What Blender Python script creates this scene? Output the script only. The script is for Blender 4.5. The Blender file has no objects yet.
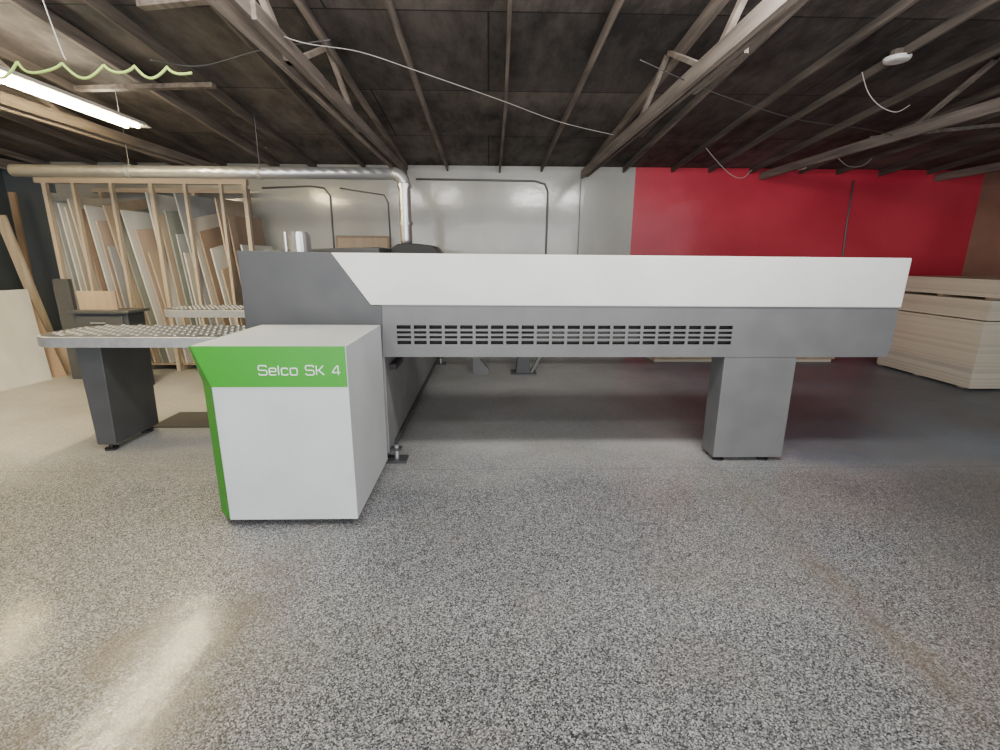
import bpy, bmesh, math, random
from mathutils import Vector, Matrix
random.seed(4)
S=bpy.context.scene; C=S.collection
R=math.radians
# ---------------- camera
F=480.0
cam_d=bpy.data.cameras.new('camera'); cam=bpy.data.objects.new('camera',cam_d); C.objects.link(cam)
cam_d.sensor_width=36; cam_d.lens=F*36/1000; cam_d.clip_start=.05
CP=Vector((0,0,1.45))
M=Matrix.Rotation(R(-1.4),3,'Z')@Matrix.Rotation(R(90-13.7),3,'X')@Matrix.Rotation(R(.3),3,'Z')
cam.rotation_euler=M.to_euler(); cam.location=CP; S.camera=cam
def ray(px,py): return M@Vector(((px-500)/F,-(py-375)/F,-1))
def oy(px,py,Y):
    d=ray(px,py); return CP+d*((Y-CP.y)/d.y)
def oz(px,py,z=0):
    d=ray(px,py); return CP+d*((z-CP.z)/d.z)
# ---------------- materials
def nt(name):
    m=bpy.data.materials.new(name); m.use_nodes=True
    return m,m.node_tree.nodes,m.node_tree.links,m.node_tree.nodes['Principled BSDF']
def mat(name,c,rough=.5,metal=0,c2=None,scale=6,bump=0,stretch=(1,1,1),emit=0,coat=0,detail=4,lo=.35,hi=.65):
    m,N,L,b=nt(name)
    b.inputs['Roughness'].default_value=rough; b.inputs['Metallic'].default_value=metal
    b.inputs['Coat Weight'].default_value=coat
    tc=N.new('ShaderNodeTexCoord'); mp=N.new('ShaderNodeMapping'); mp.inputs['Scale'].default_value=stretch
    L.new(tc.outputs['Object'],mp.inputs[0])
    nz=N.new('ShaderNodeTexNoise'); nz.inputs['Scale'].default_value=scale; nz.inputs['Detail'].default_value=detail
    L.new(mp.outputs[0],nz.inputs['Vector'])
    rp=N.new('ShaderNodeValToRGB'); rp.color_ramp.elements[0].position=lo; rp.color_ramp.elements[1].position=hi
    if c2 is None: c2=tuple(v*.9 for v in c)
    rp.color_ramp.elements[0].color=(*c,1); rp.color_ramp.elements[1].color=(*c2,1)
    L.new(nz.outputs[0],rp.inputs[0]); L.new(rp.outputs[0],b.inputs['Base Color'])
    if bump:
        bp=N.new('ShaderNodeBump'); bp.inputs['Strength'].default_value=bump; bp.inputs['Distance'].default_value=.01
        L.new(nz.outputs[0],bp.inputs['Height']); L.new(bp.outputs[0],b.inputs['Normal'])
    if emit:
        b.inputs['Emission Color'].default_value=(*c,1); b.inputs['Emission Strength'].default_value=emit
    return m
def wood(name,c,c2,axis='y',sc=14,bump=.15,lo=.35,hi=.65):
    st={'y':(1,.08,1),'x':(.08,1,1),'z':(1,1,.08)}[axis]
    return mat(name,c,.8,0,c2,sc,bump,st,detail=9,lo=lo,hi=hi)
m_white=mat('white_paint',(.72,.73,.70),.35,c2=(.68,.69,.66),scale=3)
m_cabwhite=mat('cabinet_white',(.58,.61,.61),.4,c2=(.52,.55,.55),scale=3,detail=8)
m_cover=mat('cover_cream',(.68,.69,.66),.4,c2=(.62,.63,.60),scale=3,detail=8)
m_grey=mat('mid_grey_paint',(.145,.146,.15),.45,c2=(.125,.126,.13),scale=5,detail=8)
m_base=mat('base_grey_paint',(.24,.243,.245),.5,c2=(.20,.203,.205),scale=5,detail=8)
m_dgrey=mat('dark_grey_paint',(.066,.068,.073),.45,c2=(.054,.056,.061),scale=5,detail=8)
m_legg=mat('leg_grey_paint',(.145,.147,.15),.45,c2=(.125,.127,.13),scale=5,detail=8)
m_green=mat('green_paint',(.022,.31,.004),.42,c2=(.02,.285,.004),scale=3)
m_green_shaded=mat('green_paint_shaded',(.015,.21,.004),.42,c2=(.013,.195,.004),scale=3)  # same green darkened for the left-facing side; shade put into the colour
m_black=mat('black_plastic',(.015,.015,.016),.5)
m_interior=mat('interior_dark',(.02,.02,.022),.8)
m_lint=mat('interior_light',(.10,.09,.08),.7)
m_steel=mat('brushed_steel',(.62,.63,.64),.3,.8,c2=(.50,.51,.52),scale=20,stretch=(1,1,.1))
m_alu=mat('aluminium',(.50,.51,.52),.4,.6,c2=(.42,.43,.45),scale=20)
m_roller=mat('roller_metal',(.62,.63,.63),.3,.6)
m_bed=mat('table_bed_grey',(.08,.082,.085),.4,.4)
m_conduit=mat('grey_conduit',(.16,.16,.16),.5,.3)
m_plate=mat('dark_plate',(.07,.07,.072),.5,.3)
m_cable=mat('white_cable',(.36,.34,.31),.6)
m_dcable=mat('dark_cable',(.05,.05,.05),.6)
m_lime=mat('lime_hose',(.42,.60,.14),.45)
m_txt=mat('white_lettering',(.85,.87,.85),.5)
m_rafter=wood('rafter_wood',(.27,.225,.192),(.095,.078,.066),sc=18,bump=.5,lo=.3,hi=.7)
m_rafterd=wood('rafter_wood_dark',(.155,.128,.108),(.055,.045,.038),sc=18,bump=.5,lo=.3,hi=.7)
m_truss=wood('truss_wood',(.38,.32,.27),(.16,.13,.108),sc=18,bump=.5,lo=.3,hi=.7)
m_pine=wood('pine_wood',(.50,.42,.32),(.38,.31,.23),'z')
m_pinex=wood('pine_rail',(.44,.36,.28),(.34,.27,.21),'x')
m_ply=wood('plywood',(.42,.32,.22),(.30,.22,.15),'z',8)
m_brown=wood('brown_board',(.34,.24,.16),(.24,.165,.11),'z',6)
def flatmat(name,c): return mat(name,c,.8,c2=tuple(v*.97 for v in c),scale=2,detail=1)
stackm=[flatmat('board_edge_%s'%n_,c_) for n_,c_ in (('pale',(.62,.57,.47)),('beige',(.58,.53,.43)),('warm',(.60,.54,.435)),('dull',(.53,.48,.39)))]
m_mdf=stackm[3]
def duct_mat():
    m,N,L,b=nt('spiral_duct'); b.inputs['Metallic'].default_value=.75; b.inputs['Roughness'].default_value=.36
    b.inputs['Base Color'].default_value=(.56,.565,.57,1)
    tc=N.new('ShaderNodeTexCoord'); w=N.new('ShaderNodeTexWave'); w.wave_type='BANDS'; w.bands_direction='DIAGONAL'
    w.inputs['Scale'].default_value=5
    L.new(tc.outputs['Object'],w.inputs['Vector'])
    bp=N.new('ShaderNodeBump'); bp.inputs['Strength'].default_value=.35; bp.inputs['Distance'].default_value=.008
    L.new(w.outputs[0],bp.inputs['Height']); L.new(bp.outputs[0],b.inputs['Normal'])
    return m
m_duct=duct_mat()
# floor
def floor_mat():
    m,N,L,b=nt('speckled_floor')
    tc=N.new('ShaderNodeTexCoord'); sep=N.new('ShaderNodeSeparateXYZ'); L.new(tc.outputs['Object'],sep.inputs[0])
    X,Y=sep.outputs[0],sep.outputs[1]
    def math_(op,a,b_=None,c=None,clamp=False):
        n=N.new('ShaderNodeMath'); n.operation=op; n.use_clamp=clamp
        for i,v in enumerate((a,b_,c)):
            if v is None: continue
            if isinstance(v,(int,float)): n.inputs[i].default_value=v
            else: L.new(v,n.inputs[i])
        return n.outputs[0]
    def noise(s,d=4,vec=None):
        n=N.new('ShaderNodeTexNoise'); n.inputs['Scale'].default_value=s; n.inputs['Detail'].default_value=d
        L.new(vec or tc.outputs['Object'],n.inputs['Vector']); return n.outputs[0]
    def step(v,a,b_):
        n=N.new('ShaderNodeMapRange'); n.inputs[1].default_value=a; n.inputs[2].default_value=b_; L.new(v,n.inputs[0]); n.clamp=True; return n.outputs[0]
    def mix(f,a,c):
        n=N.new('ShaderNodeMix'); n.data_type='RGBA'
        if isinstance(f,(int,float)): n.inputs[0].default_value=f
        else: L.new(f,n.inputs[0])
        for i,v in ((6,a),(7,c)):
            if isinstance(v,tuple): n.inputs[i].default_value=(*v,1)
            else: L.new(v,n.inputs[i])
        return n.outputs[2]
    vo=N.new('ShaderNodeTexVoronoi'); vo.inputs['Scale'].default_value=225; L.new(tc.outputs['Object'],vo.inputs['Vector'])
    sc=N.new('ShaderNodeSeparateColor'); L.new(vo.outputs['Color'],sc.inputs[0])
    rp=N.new('ShaderNodeValToRGB'); rp.color_ramp.interpolation='CONSTANT'
    e=rp.color_ramp.elements; e[0].position=0; e[0].color=(.018,.019,.022,1); e[1].position=.25; e[1].color=(.09,.093,.10,1)
    for p,c in ((.42,(.19,.196,.203)),(.64,(.31,.315,.32)),(.84,(.54,.54,.54))):
        q=e.new(p); q.color=(*c,1)
    L.new(sc.outputs[0],rp.inputs[0])
    speck=rp.outputs[0]
    nY=math_('ADD',Y,math_('MULTIPLY',math_('SUBTRACT',noise(1.3,6),.5),1.1))
    far=step(nY,2.8,3.6)
    sharp=step(math_('ADD',Y,math_('MULTIPLY',math_('SUBTRACT',noise(2.5,5),.5),.4)),3.0,3.3)
    big=step(noise(.9,5),.35,.65)
    warm=mix(big,(.50,.50,.48),(.66,.655,.63))  # pale concrete, lightened further to make up for light the beam blocks
    farcol=mix(.55,speck,warm)
    blue=mix(big,(.12,.155,.19),(.20,.24,.285))
    bluec=mix(.85,speck,blue)
    right=math_('MULTIPLY',step(math_('ADD',X,math_('MULTIPLY',math_('SUBTRACT',noise(2,5),.5),.9)),1.7,2.4),sharp)
    col=mix(far,speck,farcol); col=mix(right,col,bluec)
    # near floor gets darker towards the right
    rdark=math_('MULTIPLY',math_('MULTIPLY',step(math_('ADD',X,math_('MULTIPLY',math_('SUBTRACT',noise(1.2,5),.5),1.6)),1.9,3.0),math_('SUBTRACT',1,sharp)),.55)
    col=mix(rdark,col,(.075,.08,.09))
    tone=step(noise(.55,3),.3,.7)
    col=mix(math_('MULTIPLY',math_('SUBTRACT',1,tone),.2),col,(.08,.083,.088))
    dirt=math_('MULTIPLY',step(noise(1.6,7),.50,.72),.3)
    col=mix(dirt,col,(.22,.19,.15))
    wear=math_('MULTIPLY',math_('MULTIPLY',step(noise(1.1,5),.44,.66),step(X,.9,1.6)),.32)
    wear=math_('MULTIPLY',wear,math_('SUBTRACT',1,step(Y,2.6,3.0)))
    col=mix(wear,col,(.23,.18,.13))
    wob=math_('ADD',math_('MULTIPLY',math_('SUBTRACT',noise(5,5),.5),.06),math_('MULTIPLY',math_('SUBTRACT',noise(1.3,2),.5),.08))
    def line(coord,pos,w,strength):
        d=math_('ABSOLUTE',math_('SUBTRACT',math_('ADD',coord,wob),pos))
        return math_('MULTIPLY',math_('SUBTRACT',1,step(d,0,w)),strength)
    near=math_('SUBTRACT',1,step(Y,2.9,3.2))
    l0=math_('MULTIPLY',line(X,1.6,.15,.4),near)
    l0=math_('MULTIPLY',l0,step(noise(3.5,6),.4,.62))
    col=mix(l0,col,(.19,.15,.105))
    l1=math_('MULTIPLY',line(X,1.6,.013,.6),step(noise(5,6),.4,.6))
    l1=math_('MULTIPLY',l1,near)
    col=mix(l1,col,(.09,.072,.058))
    lw=math_('SUBTRACT',1,step(Y,1.9,2.3))
    l2=math_('MULTIPLY',line(X,-1.0,.22,.8),math_('MULTIPLY',step(noise(3,6),.35,.6),lw))
    col=mix(l2,col,(.13,.095,.065))
    l3=math_('MULTIPLY',line(X,-1.42,.18,.65),math_('MULTIPLY',step(noise(4,6),.4,.6),lw))
    col=mix(l3,col,(.14,.105,.075))
    def hline(coord,pos,w,s):
        d=math_('ABSOLUTE',math_('SUBTRACT',coord,pos)); return math_('MULTIPLY',math_('SUBTRACT',1,step(d,w*.5,w)),s)
    col=mix(hline(Y,3.14,.008,.35),col,(.08,.075,.07))
    L.new(col,b.inputs['Base Color'])
    rr=N.new('ShaderNodeMapRange'); rr.inputs[3].default_value=.34; rr.inputs[4].default_value=.52
    L.new(noise(1.7,4),rr.inputs[0]); L.new(rr.outputs[0],b.inputs['Roughness'])
    b.inputs['Specular IOR Level'].default_value=.34
    L.new(math_('MULTIPLY',math_('SUBTRACT',1,far),.5),b.inputs['Coat Weight']); b.inputs['Coat Roughness'].default_value=.16
    bp=N.new('ShaderNodeBump'); bp.inputs['Strength'].default_value=.18; bp.inputs['Distance'].default_value=.004
    L.new(math_('ADD',sc.outputs[0],noise(14,3)),bp.inputs['Height']); L.new(bp.outputs[0],b.inputs['Normal'])
    bp2=N.new('ShaderNodeBump'); bp2.inputs['Strength'].default_value=.22; bp2.inputs['Distance'].default_value=.01
    L.new(noise(9,5),bp2.inputs['Height']); L.new(bp2.outputs[0],b.inputs['Coat Normal'])
    return m
m_floor=floor_mat()
def backwall_mat(xsplit,xleft):
    m,N,L,b=nt('back_wall_paint')
    tc=N.new('ShaderNodeTexCoord'); sep=N.new('ShaderNodeSeparateXYZ'); L.new(tc.outputs['Object'],sep.inputs[0])
    def noise(s,st):
        mp=N.new('ShaderNodeMapping'); mp.inputs['Scale'].default_value=st; L.new(tc.outputs['Object'],mp.inputs[0])
        n=N.new('ShaderNodeTexNoise'); n.inputs['Scale'].default_value=s; n.inputs['Detail'].default_value=6; L.new(mp.outputs[0],n.inputs['Vector']); return n.outputs[0]
    r1=N.new('ShaderNodeValToRGB'); r1.color_ramp.elements[0].position=.35; r1.color_ramp.elements[1].position=.62
    r1.color_ramp.elements[0].color=(.32,.315,.285,1); r1.color_ramp.elements[1].color=(.41,.405,.37,1)
    L.new(noise(1.3,(1,1,.5)),r1.inputs[0])
    r2=N.new('ShaderNodeValToRGB'); r2.color_ramp.elements[0].position=.35; r2.color_ramp.elements[1].position=.65
    r2.color_ramp.elements[0].color=(.50,.022,.050,1); r2.color_ramp.elements[1].color=(.63,.042,.078,1)
    L.new(noise(1.0,(1,1,1)),r2.inputs[0])
    gt=N.new('ShaderNodeMath'); gt.operation='GREATER_THAN'; gt.inputs[1].default_value=xsplit; L.new(sep.outputs[0],gt.inputs[0])
    mx=N.new('ShaderNodeMix'); mx.data_type='RGBA'; L.new(gt.outputs[0],mx.inputs[0]); L.new(r1.outputs[0],mx.inputs[6]); L.new(r2.outputs[0],mx.inputs[7])
    lt_=N.new('ShaderNodeMath'); lt_.operation='LESS_THAN'; lt_.inputs[1].default_value=xleft; L.new(sep.outputs[0],lt_.inputs[0])
    m2=N.new('ShaderNodeMix'); m2.data_type='RGBA'; L.new(lt_.outputs[0],m2.inputs[0]); L.new(mx.outputs[2],m2.inputs[6]); m2.inputs[7].default_value=(.085,.10,.115,1)
    L.new(m2.outputs[2],b.inputs['Base Color']); b.inputs['Roughness'].default_value=.4
    b.inputs['Coat Weight'].default_value=1.0; b.inputs['Coat Roughness'].default_value=.12
    bp=N.new('ShaderNodeBump'); bp.inputs['Strength'].default_value=.12; bp.inputs['Distance'].default_value=.02
    L.new(noise(3,(1,1,1)),bp.inputs['Height']); L.new(bp.outputs[0],b.inputs['Normal'])
    bp2=N.new('ShaderNodeBump'); bp2.inputs['Strength'].default_value=.12; bp2.inputs['Distance'].default_value=.02
    L.new(noise(5,(1,1,1)),bp2.inputs['Height']); L.new(bp2.outputs[0],b.inputs['Coat Normal'])
    return m
m_sidewall=mat('left_wall_paint',(.085,.10,.115),.6,c2=(.065,.078,.09),scale=2)
m_rwall=mat('right_wall_board',(.34,.22,.16),.65,c2=(.26,.16,.12),scale=2)
def ceil_mat():
    m,N,L,b=nt('dark_roof_deck')
    tc=N.new('ShaderNodeTexCoord'); br=N.new('ShaderNodeTexBrick')
    br.inputs['Scale'].default_value=.8; br.inputs['Color1'].default_value=(.10,.086,.076,1); br.inputs['Color2'].default_value=(.18,.15,.13,1)
    br.inputs['Mortar'].default_value=(.02,.017,.015,1); br.inputs['Mortar Size'].default_value=.006; br.inputs['Brick Width'].default_value=2.3; br.inputs['Row Height'].default_value=.97; br.offset=.37
    L.new(tc.outputs['Object'],br.inputs['Vector'])
    mp=N.new('ShaderNodeMapping'); mp.inputs['Scale'].default_value=(1,.35,1); L.new(tc.outputs['Object'],mp.inputs[0])
    n=N.new('ShaderNodeTexNoise'); n.inputs['Scale'].default_value=7; n.inputs['Detail'].default_value=12; n.inputs['Roughness'].default_value=.7; L.new(mp.outputs[0],n.inputs['Vector'])
    n2=N.new('ShaderNodeTexNoise'); n2.inputs['Scale'].default_value=.9; n2.inputs['Detail'].default_value=6; L.new(tc.outputs['Object'],n2.inputs['Vector'])
    ad=N.new('ShaderNodeMath'); ad.operation='ADD'; L.new(n.outputs[0],ad.inputs[0]); L.new(n2.outputs[0],ad.inputs[1])
    rp=N.new('ShaderNodeValToRGB'); rp.color_ramp.elements[0].position=.40; rp.color_ramp.elements[0].color=(.18,.18,.19,1); rp.color_ramp.elements[1].position=.62
    hf=N.new('ShaderNodeMath'); hf.operation='MULTIPLY'; hf.inputs[1].default_value=.5; L.new(ad.outputs[0],hf.inputs[0])
    L.new(hf.outputs[0],rp.inputs[0])
    mx=N.new('ShaderNodeMix'); mx.data_type='RGBA'; mx.blend_type='MULTIPLY'; mx.inputs[0].default_value=1
    L.new(br.outputs[0],mx.inputs[6]); L.new(rp.outputs[0],mx.inputs[7]); L.new(mx.outputs[2],b.inputs['Base Color'])
    b.inputs['Roughness'].default_value=.8
    bp=N.new('ShaderNodeBump'); bp.inputs['Strength'].default_value=.6; bp.inputs['Distance'].default_value=.02
    L.new(n.outputs[0],bp.inputs['Height']); L.new(bp.outputs[0],b.inputs['Normal'])
    return m
# ---------------- mesh helpers
def hexa(bm,p):
    v=[bm.verts.new(q) for q in p]
    for f in ((3,2,1,0),(4,5,6,7),(0,1,5,4),(1,2,6,5),(2,3,7,6),(3,0,4,7)): bm.faces.new([v[i] for i in f])
def box(bm,x0,x1,y0,y1,z0,z1):
    hexa(bm,[(x0,y0,z0),(x1,y0,z0),(x1,y1,z0),(x0,y1,z0),(x0,y0,z1),(x1,y0,z1),(x1,y1,z1),(x0,y1,z1)])
def loft(bm,rings):
    V=[[bm.verts.new(p) for p in r] for r in rings]; n=len(V[0])
    for A,Bv in zip(V,V[1:]):
        for k in range(n): bm.faces.new([A[k],A[(k+1)%n],Bv[(k+1)%n],Bv[k]])
    bm.faces.new(V[0][::-1]); bm.faces.new(V[-1])
def prism(bm,pts,axis,a,b):
    def q(u,v,w): return {'y':(u,w,v),'z':(u,v,w),'x':(w,u,v)}[axis]
    A=[bm.verts.new(q(u,v,a)) for u,v in pts]; B=[bm.verts.new(q(u,v,b)) for u,v in pts]; n=len(pts)
    bm.faces.new(A); bm.faces.new(B[::-1])
    for i in range(n): bm.faces.new([A[i],B[i],B[(i+1)%n],A[(i+1)%n]])
def tube(bm,pts,r,n=8,caps=True):
    pts=[Vector(p) for p in pts]; rings=[]
    t=(pts[1]-pts[0]).normalized(); up=Vector((0,0,1)) if abs(t.z)<.9 else Vector((1,0,0))
    u=t.cross(up).normalized()
    for i,p in enumerate(pts):
        a=pts[max(i-1,0)]; b=pts[min(i+1,len(pts)-1)]; t=(b-a).normalized()
        u=(u-t*u.dot(t)).normalized(); w=t.cross(u)
        rr=r[i] if isinstance(r,(list,tuple)) else r
        rings.append([bm.verts.new(p+(u*math.cos(2*math.pi*k/n)+w*math.sin(2*math.pi*k/n))*rr) for k in range(n)])
    for A,B in zip(rings,rings[1:]):
        for k in range(n): bm.faces.new([A[k],A[(k+1)%n],B[(k+1)%n],B[k]])
    if caps: bm.faces.new(rings[0][::-1]); bm.faces.new(rings[-1])
W={}
def obj(name,bm,m,parent=None,bevel=0,smooth=False,label=None):
    bmesh.ops.recalc_face_normals(bm,faces=bm.faces)
    xs=[v.co for v in bm.verts]
    if parent is None:
        o0=Vector(((min(v.x for v in xs)+max(v.x for v in xs))/2,(min(v.y for v in xs)+max(v.y for v in xs))/2,min(v.z for v in xs)))
        loc=o0
    else: o0=W[parent]; loc=Vector((0,0,0))
    bmesh.ops.translate(bm,vec=-o0,verts=bm.verts)
    me=bpy.data.meshes.new(name); bm.to_mesh(me); bm.free(); me.materials.append(m)
    if smooth:
        for p in me.polygons: p.use_smooth=True
    o=bpy.data.objects.new(name,me); C.objects.link(o); o.location=loc; o.parent=parent; W[o]=o0.copy()
    if bevel:
        md=o.modifiers.new('bevel','BEVEL'); md.width=bevel; md.segments=2; md.limit_method='ANGLE'
    if label: o['label']=label
    return o
def world_obj(name,bm,m):
    bmesh.ops.recalc_face_normals(bm,faces=bm.faces)
    me=bpy.data.meshes.new(name); bm.to_mesh(me); bm.free(); me.materials.append(m)
    o=bpy.data.objects.new(name,me); C.objects.link(o); o['kind']='structure'; W[o]=Vector((0,0,0)); return o
def thing(name,label,cat,loc,group=None):
    o=bpy.data.objects.new(name,None); C.objects.link(o); o.location=loc; o.empty_display_size=.1
    o['label']=label; o['category']=cat
    if group: o['group']=group
    W[o]=Vector(loc); return o
def tag(o,label,cat,group=None):
    o['label']=label; o['category']=cat
    if group: o['group']=group
    return o
B=bmesh.new
# ---------------- room
RD=.095
YW=7.3; ZT=oy(500,166,YW).z-RD; SL=.085
XL=-6.75; XR=oy(972,230,YW).x; YN=-3.0
def zr(y): return ZT+SL*(YW-y)
def zd(y): return zr(y)+RD
b=B(); box(b,XL-.1,XR+.1,YN,YW+.1,-.1,0); world_obj('floor',b,m_floor)
xs=oy(633,210,YW).x
b=B(); box(b,XL-.1,XR+.1,YW,YW+.1,0,zd(YW)+.0); world_obj('wall_back',b,backwall_mat(xs,oy(66,240,YW).x))
b=B(); prism(b,[(YN,0),(YW,0),(YW,zd(YW)),(YN,zd(YN))],'x',XL-.1,XL); world_obj('wall_left',b,m_sidewall)
b=B(); prism(b,[(YN,0),(YW,0),(YW,zd(YW)),(YN,zd(YN))],'x',XR,XR+.1); world_obj('wall_right',b,m_rwall)
b=B(); prism(b,[(YN,zd(YN)),(YW+.1,zd(YW+.1)),(YW+.1,zd(YW+.1)+.05),(YN,zd(YN)+.05)],'x',XL-.1,XR+.1); world_obj('ceiling',b,ceil_mat())
k=1; tx=[oy(403,165,YW).x, oy(585,168,YW).x]; sp=tx[1]-tx[0]
TX=[tx[0]-2*sp,tx[0]-sp,tx[0],tx[1],tx[1]+sp,tx[1]+2*sp]
x=tx[0]+.05-.62*9
while x<XR-.1:
    if x>XL+.2:
        j=random.uniform(-.07,.07); j2=random.uniform(-.14,.14); w_=random.choice((.024,.028,.036)); dz=random.choice((0,.02,.03))
        xa=x+j; xb=x+j+j2
        ys=[YN,0,2.5,5,YW]; bow=[0]+[random.uniform(-.02,.02) for _ in range(3)]+[0]
        rings=[]
        for yy,bo in zip(ys,bow):
            f_=(yy-YN)/(YW-YN); xx=xb+(xa-xb)*f_+bo
            rings.append([(xx,yy,zr(yy)+dz+bo*.3),(xx+w_,yy,zr(yy)+dz+bo*.3),(xx+w_,yy,zd(yy)),(xx,yy,zd(yy))])
        b=B(); loft(b,rings)
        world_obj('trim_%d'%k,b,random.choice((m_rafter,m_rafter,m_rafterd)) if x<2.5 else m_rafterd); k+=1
    x+=.62
for px in (580,):
    p=oy(px,200,YW); b=B(); box(b,p.x-.008,p.x+.008,YW-.006,YW,0,ZT); world_obj('trim_%d'%k,b,m_conduit); k+=1
names=['far left roof truss of pale timber above the sheet rack','pale roof truss just right of the glowing tube light','pale timber roof truss ending above the vertical silver duct','pale timber roof truss ending left of the red wall edge','roof truss over the middle of the red wall with white round detector','rightmost roof truss near the brown side wall']
for i,xx in enumerate(TX):
    if xx<XL+.1 or xx>XR-.1: continue
    t=thing('roof_truss',names[i],'roof truss',(xx,YN,ZT-.06))
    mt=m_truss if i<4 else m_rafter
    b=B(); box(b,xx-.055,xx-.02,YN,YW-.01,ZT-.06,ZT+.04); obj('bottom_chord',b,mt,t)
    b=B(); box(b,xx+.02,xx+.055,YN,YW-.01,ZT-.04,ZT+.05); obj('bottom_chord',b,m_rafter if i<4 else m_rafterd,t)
    for (ya,yb) in ((4.9,4.1),(3.3,4.1),(3.3,2.5),(1.7,2.5),(1.7,.9)):
        b=B(); za=ZT-.03; zb=zd(yb)-.01; w=.035
        prism(b,[(ya-w,za),(ya+w,za),(yb+w,zb),(yb-w,zb)],'x',xx-.018,xx+.018); obj('web',b,mt,t)
    b=B(); box(b,xx+.056,xx+.08,2.7+.3*(i%2),3.7,ZT-.05,ZT+.03); obj('splice_board',b,m_rafter,t)
def brace(x0,y0,x1,y1,lab,m):
    d=Vector((x1-x0,y1-y0,0)).normalized(); n=Vector((-d.y,d.x,0))*.03
    a=Vector((x0,y0,zr(y0)-.045)); c=Vector((x1,y1,zr(y1)-.045)); up=Vector((0,0,.035))
    b=B(); hexa(b,[a-n,c-n,c+n,a+n,a-n+up,c-n+up,c+n+up,a+n+up]); tag(obj('roof_brace',b,m),lab,'brace')
brace(TX[2]-.9,3.4,TX[2]-.05,3.25,'short timber brace beside the truss above the vertical duct',m_rafter)
brace(TX[1]+.3,4.6,TX[1]+1.5,4.5,'timber brace crossing the rafters above the tube light',m_rafterd)
brace(TX[4]+.2,5.6,TX[4]+1.6,5.0,'timber brace under the dark rafters at far right',m_rafterd)
# ---------------- panel saw
YB=3.25
saw=thing('panel_saw','large white and grey industrial panel saw with green front cabinet','panel saw',(-.3,4.5,0))
def P(px,py,Y=YB):
    q=oy(px,py,Y); return (q.x,q.z)
z306=P(640,306)[1]; zg1=P(565,325.5)[1]; zg0=P(565,344.5)[1]; z357=P(640,357)[1]
xl=P(381,330)[0]; xg0=P(397,335)[0]; xg1=P(732,335)[0]; xr=P(899,308)[0]; xrb=P(886,356)[0]
b=B()
y0,y1=YB,YB+.015
box(b,xl,xrb,y0,y1,z357,zg0); box(b,xl,xrb,y0,y1,zg1,z306); box(b,xl,xg0,y0,y1,zg0,zg1); box(b,xg1,xrb,y0,y1,zg0,zg1)
prism(b,[(xrb,z357),(xr-.002,z357+.06),(xr,z306),(xrb,z306)],'y',y0,y1)
h=(zg1-zg0)
for r_ in (1,2,3): box(b,xg0,xg1,y0,y1,zg0+h*r_/4-.0075,zg0+h*r_/4+.0075)
ns=22; pit=(xg1-xg0)/ns
for i in range(1,ns): box(b,xg0+pit*i-.010,xg0+pit*i+.010,y0+.0005,y1-.0005,zg0,zg1)
box(b,xl,xrb,y1,YB+.34,z357,z357+.012); box(b,xrb-.01,xrb,y1,YB+.34,z357,z306)
obj('beam_side_panel',b,m_grey,saw)
b=B(); box(b,xl+.05,xrb-.05,YB+.06,YB+.3,z357+.02,z306+.1); obj('beam_core',b,m_interior,saw)
b=B(); box(b,P(535,335)[0],P(645,335)[0],YB+.04,YB+.058,zg0+.01,zg1-.025); obj('inner_rail',b,m_lint,saw)
b=B(); c=[P(331,252.5),P(911,258),P(900,307.5),P(371,305)]
prism(b,c,'y',YB-.012,YB+.36); obj('upper_cover',b,m_cover,saw,.006)
b=B(); A=P(237,250.5); A2=P(331,252.3)
prism(b,[A,A2,P(370.5,305),P(382,306),P(383,357),P(250,357)],'y',YB-.006,YB+.05); obj('end_cover',b,m_dgrey,saw,.004)
bx0=A[0]+.01; bx1=oy(388,420,YB+.02).x
b=B(); box(b,bx0+.1,bx1,YB+.02,6.8,.07,z357+.02); obj('base_frame',b,m_base,saw,.004)
b=B(); box(b,bx0+.02,bx1-.06,YB+.05,6.85,z357+.02,A[1]-.06); obj('saw_body',b,m_dgrey,saw,.01)
q0=P(388,246,5.0); q1=P(437,246,5.0); zt_=P(410,243,5.0)[1]
b=B(); pr=[(q0[0],1.38),(q1[0],1.38),(q1[0],zt_-.08),(q1[0]-.06,zt_-.02),((q0[0]+q1[0])/2,zt_),(q0[0]+.08,zt_-.005),(q0[0],zt_-.05)]
prism(b,pr,'y',5.1,5.7); obj('dust_hood',b,m_black,saw,.01)
b=B(); prism(b,[(P(262,247,4.6)[0],1.38),(q0[0],1.38),(q0[0],P(380,247,4.6)[1]),(P(262,247,4.6)[0],P(262,250,4.6)[1])],'y',4.6,5.6); obj('pressure_beam_cover',b,m_dgrey,saw,.01)
b=B(); cxx,czz=P(300,240,4.2); top=P(300,232,4.2)[1]
tube(b,[(cxx,4.2,1.38),(cxx,4.2,top-.02),(cxx,4.2,top-.019),(cxx,4.2,top)],[.085,.085,.07,.07],20); obj('filter_canister',b,m_steel,saw)
b=B(); tube(b,[(cxx-.12,4.2,1.4),(cxx-.12,4.2,top)],.015,8); obj('filter_pipe',b,m_steel,saw)
b=B(); box(b,bx1,bx1+.05,3.4,3.7,.66,.70); obj('cable_bracket',b,m_black,saw)
b=B(); prism(b,[(3.45,.06+.0),(6.7,.06),(6.7,.1),(3.45,.1)],'x',bx1,bx1+.02); obj('lower_flange',b,m_dgrey,saw)
for yy in (3.3,6.6):
    b=B(); box(b,bx1-.04,bx1+.12,yy-.06,yy+.06,0,.018); pl_=obj('foot_plate',b,m_dgrey,saw)
    b=B(); tube(b,[(bx1+.045,yy,.018),(bx1+.045,yy,.12)],.018,12); obj('levelling_bolt',b,m_steel,pl_)
    b=B(); box(b,bx1,bx1+.08,yy-.03,yy+.03,.085,.1); obj('bolt_bracket',b,m_dgrey,pl_)
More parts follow.
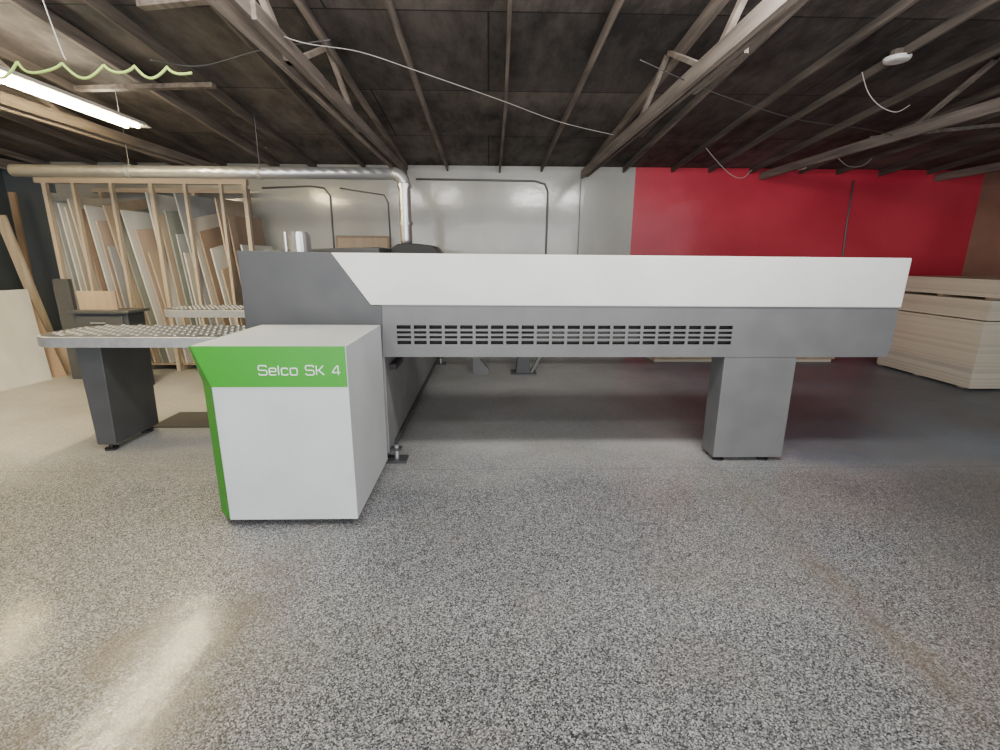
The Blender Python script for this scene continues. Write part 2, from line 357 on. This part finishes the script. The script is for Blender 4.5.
lt=P(719,357); rt=P(796,357); lb=P(709,460); rb=P(783,460)
lx0,lx1=(P(724,357)[0]+P(714,460)[0])/2,(rt[0]+rb[0])/2
b=B(); prism(b,[(lx0,.03),(lx1,.03),(lx1,z357),(lx0,z357)],'y',YB-.0+.005,YB+.2); lg=obj('support_leg',b,m_legg,saw,.004)
for fx in (lx0+.06,lx1-.12):
    for fy in (YB+.05,YB+.16):
        b=B(); tube(b,[(fx,fy,0),(fx,fy,.012),(fx,fy,.013),(fx,fy,.035)],[.04,.04,.015,.015],14); obj('foot_pad',b,m_black,lg)
b=B(); box(b,bx1-.05,xrb-.1,5.3,5.4,.86,.93); obj('support_rail',b,m_alu,saw)
b=B(); box(b,bx1,xrb,6.3,6.5,.85,1.2); obj('far_beam',b,m_grey,saw)
b=B(); box(b,xrb-.14,xrb-.05,YB+.36,6.3,.84,1.0); obj('end_cross_member',b,m_grey,saw)
fl=oz(503,375); fr=oz(545,375); fm=(fl.x+fr.x)/2
b=B(); prism(b,[(fm-.10,.02),(fm+.08,.02),(fm+.05,.3),(fm+.05,.86),(fm-.07,.86),(fm-.07,.3)],'y',fl.y+.02,fl.y+.2); l2=obj('support_leg',b,m_dgrey,saw)
b=B(); box(b,fm-.16,fm+.16,fl.y-.02,fl.y+.24,0,.02); obj('foot_plate',b,m_dgrey,l2)
b=B(); hexa(b,[(fm+.08,fl.y+.05,.02),(fm+.12,fl.y+.05,.02),(fm+.12,fl.y+.1,.02),(fm+.08,fl.y+.1,.02),(fm+.5,fl.y+.05,.86),(fm+.54,fl.y+.05,.86),(fm+.54,fl.y+.1,.86),(fm+.5,fl.y+.1,.86)]); obj('leg_strut',b,m_grey,saw)
fk=oz(484,374)
b=B(); prism(b,[(fk.x-.14,0),(fk.x+.06,0),(fk.x+.06,.06),(fk.x-.05,.18),(fk.x-.05,.86),(fk.x-.10,.86),(fk.x-.14,.18)],'y',fk.y,fk.y+.12); obj('pusher_bracket',b,m_grey,saw)
# cabinet
fr_=oz(358,519,.035); YF=fr_.y
xR=fr_.x; xL=oy(187.5,345,YF).x; zT=oy(352,346.5,YF).z; zB=oy(300,387,YF).z; zb=.035
ch=.09; cd=.09; YK=YB-.015
def plan(z,c_,d_,o=0): return [(xL+c_-(0 if c_ else o),YF-o,z),(xR,YF-o,z),(xR,YK,z),(xL,YK,z),(xL,YF+d_,z)]
b=B(); loft(b,[plan(zb,ch,cd),plan(zB,ch,cd),plan(zT,.012,.012)]); cab=obj('electrical_cabinet',b,m_cabwhite,saw,.003,label='white cabinet with green band')
e_=.003
b=B(); hexa(b,[(xL+ch,YF-e_,zB),(xR-.004,YF-e_,zB),(xR-.004,YF,zB),(xL+ch,YF,zB),(xL+.012,YF-e_,zT+.001),(xR-.004,YF-e_,zT+.001),(xR-.004,YF,zT+.001),(xL+.012,YF,zT+.001)])
obj('green_band',b,m_green,cab)
b=B()
def sidep(z,c_,d_):
    return [(xL+c_,YF-e_,z),(xL+c_,YF+.002,z),(xL+.002,YF+d_+.002,z),(xL+.002,YK-.01,z),(xL-e_,YK-.01,z),(xL-e_,YF+d_-e_,z)]
loft(b,[sidep(zb,ch,cd),sidep(zB,ch,cd),sidep(zT,.012,.012)]); obj('green_side_panel',b,m_green_shaded,cab)
b=B(); box(b,xL+.1,xR-.04,YF+.06,YB-.05,0,.036); obj('plinth',b,m_black,cab)
G={'S':(10.5,[[(1,.82),(.97,.94),(.88,1),(.12,1),(.03,.94),(0,.84),(0,.66),(.03,.56),(.12,.51),(.88,.49),(.97,.44),(1,.34),(1,.16),(.97,.06),(.88,0),(.12,0),(.03,.06),(0,.18)]]),
'e':(8.5,[[(0,.37),(1,.37),(1,.58),(.96,.68),(.86,.72),(.14,.72),(.04,.68),(0,.58),(0,.14),(.04,.04),(.14,0),(.86,0),(.97,.05)]]),
'l':(.6,[[(0,0),(0,1)]]),
'c':(8,[[(.98,.58),(.95,.68),(.86,.72),(.14,.72),(.04,.68),(0,.58),(0,.14),(.04,.04),(.14,0),(.86,0),(.95,.04),(.98,.14)]]),
'o':(8.8,[[(.5,0),(.86,0),(.96,.04),(1,.14),(1,.58),(.96,.68),(.86,.72),(.14,.72),(.04,.68),(0,.58),(0,.14),(.04,.04),(.14,0),(.5,0)]]),
'K':(9.5,[[(0,0),(0,1)],[(0,.5),(.32,.5),(.96,1)],[(.32,.5),(1,0)]]),
'4':(9.5,[[(.8,0),(.8,1),(.7,1),(0,.34),(0,.26),(1.05,.26)]])}
t0=oy(259,375,YF-.004); t1=oy(340,375,YF-.004); hh_=oy(300,365.2,YF-.004).z-oy(300,374.5,YF-.004).z
GP=3.3
tw=sum(G[c_][0] if c_!=' ' else 4.5 for c_ in 'Selco SK 4')+GP*9
su=(t1.x-t0.x)/tw; xc=t0.x
for c_ in 'Selco SK 4':
    if c_==' ': xc+=(4.5+GP)*su; continue
    w_,st=G[c_]
    b=B()
    for s in st: tube(b,[(xc+u*w_*su,YF-.003,t0.z+v*hh_) for u,v in s],.0033,6)
    obj('letter',b,m_txt,cab,label='white letter'); xc+=(w_+GP)*su
# ---------------- roller tables on the left
def roller_table(x0,x1,y0,y1,z,label,leg_x,nr,lx=.1):
    t=thing('roller_table',label,'roller table',((x0+x1)/2,(y0+y1)/2,0),'infeed roller tables left of the saw')
    r=.2
    pl=[(x0+r-r*math.sin(R(a)),y0+r-r*math.cos(R(a))) for a in (0,15,30,45,60,75,90)]+[(x0+r-r*math.cos(R(a)),y1-r+r*math.sin(R(a))) for a in (0,15,30,45,60,75,90)]+[(x1,y1),(x1,y0)]
    cx_=(x0+x1)/2; cy_=(y0+y1)/2
    inner=[(cx_+(px-cx_)*.985,cy_+(py-cy_)*.93) for px,py in pl]
    b=B(); prism(b,pl,'z',z-.085,z-.010)
    obj('table_frame',b,m_alu,t,.004)
    b=B(); prism(b,inner,'z',z-.011,z-.007); obj('table_bed',b,m_bed,t)
    for i in range(nr):
        xx=x0+.1+(x1-x0-.14)*i/(nr-1); ys=y0+.04; ye=y1-.04; n_=6
        if i==0: ys+=.1; ye-=.1
        pts=[];rs=[]
        off=(i%2)*.5
        L_=(ye-ys)/n_
        for j in range(n_):
            ya=ys+(j+.1+off)*L_
            if ya+L_*.4>ye: continue
            for f_,rr in ((0,.003),(.03,.012),(.3,.012),(.33,.003)):
                pts.append((xx,ya+f_*L_,z-.008)); rs.append(rr)
        b=B(); tube(b,pts,rs,8); obj('roller',b,m_roller,t)
    b=B(); prism(b,[(leg_x-lx*.9,z-.085),(leg_x+lx*.9,z-.085),(leg_x+lx*.7,.05),(leg_x-lx*.7,.05)],'y',y0+.08,y1-.06); l=obj('leg',b,m_dgrey,t,.004)
    for yy in (y0+.12,y1-.12):
        b=B(); tube(b,[(leg_x,yy,0),(leg_x,yy,.015),(leg_x,yy,.016),(leg_x,yy,.07)],[.045,.045,.015,.015],12); obj('foot_pad',b,m_black,l)
    return t
ta=oy(46,334,3.62)
roller_table(ta.x,bx0-.0,3.42,4.05,oy(120,336,3.42).z,'near roller table with silver rim and dark grey leg beside green cabinet',oz(118,446).x+.0,24)
tb=oy(165,314,5.1)
roller_table(tb.x,bx0-.0,4.95,5.45,.93,'farther roller table in front of the sheet rack',tb.x+1.0,24)
g0=oz(150,428)
b=B(); box(b,g0.x,g0.x+.62,g0.y,g0.y+.42,0,.012)
tag(obj('floor_plate',b,m_plate,bevel=.003),'flat dark metal plate lying on floor between near roller table leg and green cabinet','plate')
# ---------------- sheet rack
RY0,RY1=6.15,6.95
rt_=thing('sheet_rack','tall pine timber rack full of leaning sheet offcuts at back left','rack',(oy(145,180,RY0).x,6.5,0))
tops=[42,71,109,149,183,219,243]
rx0=oy(42,180,RY0).x; rx1=oy(243,180,RY0).x; rz=oy(150,180,RY0).z
rxb=oy(243,180,RY1).x
for i,px in enumerate(tops):
    xx=oy(px,180,RY0).x; hw=.022 if i in (0,3,6) else .016
    b=B(); box(b,xx-hw,xx+hw,RY0,RY0+.05,0,rz-.04); obj('post',b,m_pine,rt_)
    if i in (0,3):
        b=B(); box(b,xx-hw,xx+hw,RY1+.05,RY1+.12,0,rz-.04); obj('post',b,m_pine,rt_)
    b=B(); box(b,xx-.02,xx+.02,RY0+.07,RY1,.0,.07); obj('base_bearer',b,m_pine,rt_)
b=B(); box(b,rxb-.02,rxb+.02,RY1+.05,RY1+.12,0,rz-.04); obj('post',b,m_pine,rt_)
b=B(); box(b,rx0-.1,rx1+.03,RY0,RY0+.07,rz-.04,rz+.02); obj('top_rail',b,m_pinex,rt_)
b=B(); box(b,rx0-.1,rxb+.02,RY1+.05,RY1+.12,rz-.04,rz+.02); obj('top_rail',b,m_pinex,rt_)
b=B(); box(b,rx0-.35,rx1+.35,RY0+.08,RY1+.04,.07,.09); obj('base_board',b,m_ply,rt_)
cols={'cream':((.56,.52,.44),(.50,.46,.39)),'white':((.60,.60,.57),(.53,.53,.50)),'tan':((.44,.36,.27),(.36,.29,.22)),'pink':((.44,.35,.29),(.38,.30,.25)),'dark':((.11,.125,.12),(.09,.10,.10)),'sage':((.26,.28,.25),(.21,.23,.20)),'grey':((.36,.37,.38),(.31,.32,.33)),'brown':((.30,.22,.165),(.24,.175,.13))}
mc={k_:mat('sheet_'+k_,v[0],.6,c2=v[1],scale=6,stretch=(1,1,.2)) for k_,v in cols.items()}
ordn=['first','second','third','fourth','fifth','sixth']
num=['leftmost','second','third','fourth','fifth','sixth']
bays=[(4,.05,[(.07,2.1,'white'),(.13,2.08,'grey'),(.19,2.05,'white'),(.25,2.08,'cream')]),
(6,.10,[(.07,2.1,'cream'),(.15,2.05,'brown'),(.23,1.95,'white'),(.31,1.85,'pink'),(.39,1.55,'grey')]),
(9,.12,[(.13,2.1,'tan'),(.22,2.0,'sage'),(.31,1.9,'white'),(.40,1.75,'pink'),(.49,1.4,'tan')]),
(5,.10,[(.07,2.1,'white'),(.15,2.0,'tan'),(.23,1.9,'sage'),(.30,1.7,'grey'),(.36,1.4,'cream')]),
(8,.12,[(.12,2.1,'grey'),(.20,1.95,'cream'),(.28,1.8,'brown'),(.36,1.6,'white'),(.44,1.35,'tan')]),
(5,.08,[(.06,2.05,'tan'),(.16,1.85,'brown'),(.25,1.5,'white')])]
for bi,(lean_a,sk,sh) in enumerate(bays):
    xb=oy(tops[bi],180,RY0).x
    for si,(off,hh,c_) in enumerate(sh):
        x0=xb+off; z0=.092; th_=.018
        zt2=min(z0+hh,rz-.07)
        dep=.64+.02*((si*7)%4); y0=RY0+.06+.01*((si*5)%4)
        dzt=-random.choice((0,.0,.08,.15))
        T_=math.tan(R(lean_a)); za_=zt2+dzt; zb2=zt2
        b=B()
        hexa(b,[(x0,y0,z0),(x0+th_,y0,z0),(x0+th_+sk,y0+dep,z0),(x0+sk,y0+dep,z0),
                (x0-T_*(za_-z0),y0,za_),(x0-T_*(za_-z0)+th_,y0,za_),(x0-T_*(zb2-z0)+th_+sk,y0+dep,zb2),(x0-T_*(zb2-z0)+sk,y0+dep,zb2)])
        tag(obj('sheet_offcut',b,mc[c_]),'%s sheet, %s in the %s bay of the timber rack from left'%({'sage':'sage grey','dark':'dark green'}.get(c_,c_),num[si],ordn[bi]),'sheet','sheets standing in the timber rack')
def lean(name,pb0,pb1,ptop,m,label,th_=.02,shift=0):
    a=oz(*pb0); c=oz(*pb1); 
    t_=ptop
    b=B(); n=Vector((c.y-a.y,-(c.x-a.x),0)).normalized()*th_
    tp=Vector((t_[0],t_[1],t_[2]))
    hexa(b,[a,c,c+n,a+n,a+tp,c+tp,c+n+tp,a+n+tp])
    return tag(obj(name,b,m),label,'board')
lean('white_board',(-60,405),(51,379),(-.38,.35,1.05),mc['white'],'white board leaning at the left edge of the room')
lean('brown_board',(4,381),(68,376),(-.44,.22,.92),m_brown,'large brown board leaning behind the white board')
lean('brown_offcut',(60,374),(84,373),(-.10,.12,.40),m_ply,'small brown offcut leaning low beside the large brown board')
def plank(px,pyb,tpx,tpy,tY,w_,label,m):
    a=oz(px,pyb); tp=oy(tpx,tpy,tY)
    b=B(); hexa(b,[(a.x-w_,a.y,0),(a.x,a.y,0),(a.x,a.y+.03,0),(a.x-w_,a.y+.03,0),(tp.x-w_,tp.y,tp.z),(tp.x,tp.y,tp.z),(tp.x,tp.y+.03,tp.z),(tp.x-w_,tp.y+.03,tp.z)])
    tag(obj('timber_plank',b,m),label,'plank')
plank(66,366,4,215,6.45,.13,'long pale timber plank leaning steeply left of the rack',m_pine)
plank(48,363,14,192,6.9,.08,'narrow brown plank leaning behind the pale plank',m_brown)
# low bench
c0=oy(66,300,5.2); c1=oy(122,300,5.2)
tz=oy(90,311,5.2).z
m_tro=mat('bench_steel',(.05,.055,.065),.5)
t=thing('tool_bench','low dark steel bench behind the near roller table','bench',((c0.x+c1.x)/2,5.4,0))
b=B(); box(b,c0.x,c1.x,5.24,5.5,.3,tz-.03); obj('body',b,m_tro,t,.01)
b=B(); box(b,c0.x-.04,c1.x+.04,5.2,5.54,tz-.03,tz); obj('bench_top',b,m_dgrey,t,.005)
b=B(); box(b,c0.x+.05,c1.x-.05,5.22,5.242,tz-.24,tz-.06); dr=obj('drawer',b,m_dgrey,t,.004)
b=B(); tube(b,[(c0.x+.2,5.21,tz-.13),(c0.x+.35,5.21,tz-.13)],.008,8); obj('handle',b,m_steel,dr)
for sx_ in (c0.x+.03,c1.x-.03):
    for sy_ in (5.27,5.47):
        b=B(); box(b,sx_-.02,sx_+.02,sy_-.02,sy_+.02,0,.3); obj('leg',b,m_tro,t)
z2=oy(90,291,5.35).z; c2=oy(78,300,5.35); c3=oy(116,300,5.35)
b=B(); box(b,c2.x,c3.x,5.35,5.37,tz,z2)
tag(obj('wood_panel',b,m_ply),'small flat wooden panel standing on the low steel bench','wood panel')
c0=oy(36,300,5.5); c9=oy(72,300,5.75)
b=B(); box(b,c0.x,c9.x,5.75,5.8,0,oy(50,279,5.75).z); tag(obj('dark_panel',b,m_dgrey),'dark grey panel standing left of the steel bench','panel')
# ---------------- duct
YD=5.45
xD=oy(405,200,YD).x; zD=(oy(200,172,YD).z); er=.11; dr_=.060
dt=thing('extraction_duct','silver spiral extraction duct running along the rear and dropping to the saw','duct',(xD,YD,zt_+.002))
b=B(); tube(b,[(oy(12,168,YD).x,YD,zD),(xD-er,YD,zD)],dr_,20); obj('horizontal_duct',b,m_duct,dt,smooth=True)
b=B(); tube(b,[(xD-er+er*math.sin(R(a_)),YD,zD-er+er*math.cos(R(a_))) for a_ in range(0,91,15)],dr_+.006,20); obj('elbow',b,m_duct,dt,smooth=True)
b=B(); pts=[]; rs=[]; z_=zD-er; i=0
while z_>zt_+.01:
    pts.append((xD,YD,z_)); rs.append(dr_+(.007 if i%2 else .002)); z_-=.026; i+=1
pts.append((xD,YD,zt_)); rs.append(dr_)
tube(b,pts,rs,20); obj('vertical_duct',b,m_steel,dt,smooth=True)
for zz in (zD-er-.01,zD-.5):
    b=B(); tube(b,[(xD,YD,zz-.02),(xD,YD,zz+.02)],dr_+.016,20); obj('collar',b,m_steel,dt)
for px in (130,260):
    xx=oy(px,171,YD).x; b=B(); tube(b,[(xx-.02,YD,zD),(xx+.02,YD,zD)],dr_+.008,20); obj('collar',b,m_steel,dt)
    b=B(); tube(b,[(xx,YD,zD+.06),(xx,YD,zd(YD)-.005)],.003,6); obj('hanger_wire',b,m_conduit,dt)
# ---------------- conduits and boxes on the back wall
def pipe(pts,r,label,name='conduit',m=m_conduit):
    pts=[Vector((p.x,YW-r-.001,p.z)) for p in pts]
    b=B(); tube(b,pts,r,8); return tag(obj(name,b,m,smooth=True),label,'conduit')
q=[oy(*p_,YW-.02) for p_ in ((416,179),(480,180),(535,181),(545,184),(548,192),(546,250),(545,300))]; q.append(Vector((q[-1].x,YW,0)))
pipe(q,.014,'thin dark conduit bending down the pale wall right of the duct')
q=[oy(*p_,YW-.02) for p_ in ((262,188),(310,186),(324,188),(330,196),(334,250),(336,300))]; q.append(Vector((q[-1].x,YW,0)))
pipe(q,.012,'thin dark conduit bending down the wall right of the rack')
q=[oy(*p_,YW-.02) for p_ in ((340,188),(352,190),(384,195),(388,203),(390,236))]
pipe(q,.010,'thin dark conduit on the wall just left of the duct')
q=[oy(*p_,YW-.02) for p_ in ((854,180),(847,225),(843,256))]; q.append(Vector((q[-1].x,YW,0)))
pipe(q,.012,'dark conduit running down the red wall')
a=oy(338,236,YW); c=oy(392,262,YW)
t=thing('electrical_panel','low brown electrical box on the pale wall behind the saw','electrical box',((a.x+c.x)/2,YW-.002,c.z-.3))
b=B(); box(b,a.x,c.x,YW-.12,YW-.002,c.z-.3,a.z); obj('box_body',b,mc['brown'],t,.005)
b=B(); box(b,a.x+.03,c.x-.03,YW-.13,YW-.12,c.z-.27,a.z-.03); obj('box_door',b,mc['tan'],t,.003)
# ---------------- sheet stack at the right
s0=oz(968,391); sx0=s0.x; sy0=s0.y; sy1=6.7
def zc(py): return oy(968,py,sy0).z
def bearers(z,h_,xo,nm):
    for i in range(3):
        yy=sy0+.12+i*(sy1-sy0-.34)/2
        bb=B(); box(bb,sx0+xo+.06,XR-.15,yy,yy+.08,z,z+h_); tag(obj('timber_bearer',bb,m_pinex),nm,'bearer','bearers under the sheet stacks')
tiers=[(.03,zc(322),0,'sheet in the tall bottom stack by the red wall'),(.014,zc(301),.02,'sheet in the thin middle stack by the red wall'),(.03,zc(280),.09,'sheet in the topmost stack by the red wall')]
z=0
for i,(bh,zb_,xo,lab) in enumerate(tiers):
    bearers(z,bh,xo,['timber bearer on the floor under the bottom stack of sheets','timber bearer between the bottom and middle sheet stacks','timber bearer between the middle and top sheet stacks'][i]); z+=bh
    n=max(3,int(round((zb_-z)/.019))); hh=(zb_-z)/n
    for j in range(n):
        jx=random.uniform(-.006,.006); jy=random.uniform(-.005,.005)
        b=B(); box(b,sx0+xo+jx,XR-.12+jx,sy0+jy,sy1+jy-.2,z,z+hh-.0008); z+=hh
        tag(obj('particle_board_sheet',b,random.choice(stackm)),lab,'sheet','sheets stacked by the red wall')
for i in range(3):
    b=B(); box(b,2.4,5.0+.05*i,6.75,7.2,i*.04,i*.04+.037); tag(obj('floor_board',b,m_ply if i%2 else m_mdf),['lowest','middle','top'][i]+' board of the low pile against the red wall','board','boards lying low along the red wall')
# ---------------- tube lights
zl=2.62
l1=oz(146,128,zl); l0=oz(20,86,zl); xl0=(l1.x+l0.x)/2
Y0=l1.y-2.3
m_tube=mat('tube_glow',(1,.78,.40),.5,emit=110)
def tube_light(xlt,label):
    t=thing('tube_light',label,'light',(xlt,(l1.y+2.6)/2,zl),'tube lights hanging at the left')
    b=B(); prism(b,[(xlt-.11,zl+.0),(xlt+.11,zl+.0),(xlt+.05,zl+.05),(xlt-.05,zl+.05)],'y',Y0,l1.y); obj('housing',b,m_white,t)
    for dx in (-.05,.05):
        b=B(); tube(b,[(xlt+dx,Y0+.1,zl-.012),(xlt+dx,l1.y-.1,zl-.012)],.016,12); obj('glowing_tube',b,m_tube,t)
    for yy in (l1.y-.25,Y0+.3):
        b=B(); tube(b,[(xlt,yy,zl+.05),(xlt,yy,zd(yy)-.005)],.003,6); obj('hanger_wire',b,m_conduit,t)
tube_light(xl0,'long glowing tube light hanging below the roof at top left')
tube_light(xl0-1.95,'second tube light nearer the left wall, beyond the picture edge')
b=B(); pts=[]
for i in range(241):
    u=i/240; uu=u+.03*math.sin(u*9); px=-14+206*u; py=60+8*u+(15-7*u+3*math.sin(u*17))*abs(math.sin(uu*math.pi*5.5))**.8
    q=oy(px,py,2.9); pts.append(q)
tube(b,pts,.007,8); tag(obj('air_hose',b,m_lime,smooth=True),'lime green air hose hanging in loops above the tube light','hose')
def cable(px,label,r=.004,m=m_cable):
    pts=[oy(*p_) for p_ in px]
    out=[]
    for i in range(len(pts)-1):
        p0=pts[max(i-1,0)];p1=pts[i];p2=pts[i+1];p3=pts[min(i+2,len(pts)-1)]
        for k_ in range(8):
            s=k_/8; out.append(.5*((2*p1)+(p2-p0)*s+(2*p0-5*p1+4*p2-p3)*s*s+(3*p1-p0-3*p2+p3)*s**3))
    out.append(pts[-1]); b=B(); tube(b,out,r,6); tag(obj('loose_cable',b,m,smooth=True),label,'cable')
def ondeck(px,py,dz=0):
    Y=2.0
    for _ in range(200):
        q=oy(px,py,Y)
        if q.z>=zr(Y)+dz: break
        Y+=.03
    return Y
cable([(245,20,2.9),(300,42,3.1),(360,52,3.4),(420,72,3.7),(500,100,4.2),(560,122,4.7),(614,135,5.0)],'long thin cable sagging across the roof above the saw',.003)
cable([(40,-8,2.7),(50,20,2.7),(62,52,2.7),(66,60,2.7)],'thin cable dropping to the green hose at top left',.003)
cable([(640,60,3.2),(720,95,3.9),(800,120,4.4),(870,130,4.8),(950,150,5.4)],'thin cable running under the rafters toward the right wall',.003,m_dcable)
cable([(150,60,3.4),(200,66,3.6),(262,50,3.4),(330,40,3.2)],'dark cable draped between rafters at upper left',.004,m_dcable)
Yc=ondeck(862,72,.0)
cable([(862,72,Yc),(868,92,Yc),(880,106,Yc),(896,112,Yc),(910,105,Yc)],'short cable loop hanging below the white round detector')
Yc=min(ondeck(706,148),7.2)
cable([(706,148,Yc),(716,160,Yc),(730,174,Yc),(742,178,Yc),(752,170,Yc)],'cable hanging near the top of the red wall')
Yc=min(ondeck(838,158),7.2)
cable([(838,158,Yc),(848,166,Yc),(862,166,Yc),(872,158,Yc)],'short pale cable under the roof above the right of the red wall')
for (px,py,lab,r) in ((897,59,'white round detector on the roof at upper right',.09),(800,168,'white round detector near the top of the red wall',.08),(622,143,'small white round lamp holder above the pale wall',.04)):
    Y=min(ondeck(px,py,.035),7.15); q=oy(px,py,Y); t=thing('ceiling_detector',lab,'detector',q,'round white fittings under the roof')
    b=B(); tube(b,[q+Vector((0,0,-.022)),q+Vector((0,0,-.016)),q+Vector((0,0,.0)),q+Vector((0,0,.01))],[r*.6,r*.9,r,r],24); obj('cover',b,m_white,t)
    b=B(); tube(b,[q+Vector((0,0,.01)),Vector((q.x,q.y,zd(q.y)))],r*.6,12); obj('mounting_base',b,m_rafterd,t)
# ---------------- lights
def area(name,loc,rot,sx,sy,e,col=(1,1,1),spec=1):
    l=bpy.data.lights.new(name,'AREA'); l.shape='RECTANGLE'; l.size=sx; l.size_y=sy; l.energy=e; l.color=col; l.specular_factor=spec
    o=bpy.data.objects.new(name,l); C.objects.link(o); o.location=loc; o.rotation_euler=rot; return o
area('added_rear_fill',(0,-2.6,1.4),(R(88),0,0),6,2.4,265,(.97,.98,1))  # added fill lamp at the open rear; no doorway is modelled
area('added_ceiling_uplight',(-1.5,-2.2,.5),(R(130),0,0),5,1,50,(1,.97,.93))  # added low lamp aimed up and forward to brighten the dark ceiling
area('added_overhead_fill',(0,.6,3.05),(0,0,0),4,.3,50,(1,.98,.95))  # added lamp out of view, for general brightness
area('added_wall_fill_right',(1.4,2.1,2.9),(R(48),0,R(0)),1.6,.3,75,(1,.97,.93),.3)  # unseen lamp, added to brighten the red part of the back wall
area('added_wall_fill_left',(-1.5,2.1,2.9),(R(45),0,R(15)),1.6,.3,45,(1,.95,.88),.3)  # unseen lamp, added to brighten the left of the back wall
area('tube_light_throw',(xl0,(l1.y+Y0)/2,zl-.04),(0,0,0),.12,2.0,50,(1,.86,.60),.1)
area('tube_light_upglow',(xl0,(l1.y+Y0)/2,zl+.07),(R(180),0,0),.1,2.0,20,(1,.88,.65),.2)
w=bpy.data.worlds.new('world'); S.world=w; w.use_nodes=True
w.node_tree.nodes['Background'].inputs[0].default_value=(.95,.96,1,1); w.node_tree.nodes['Background'].inputs[1].default_value=.9
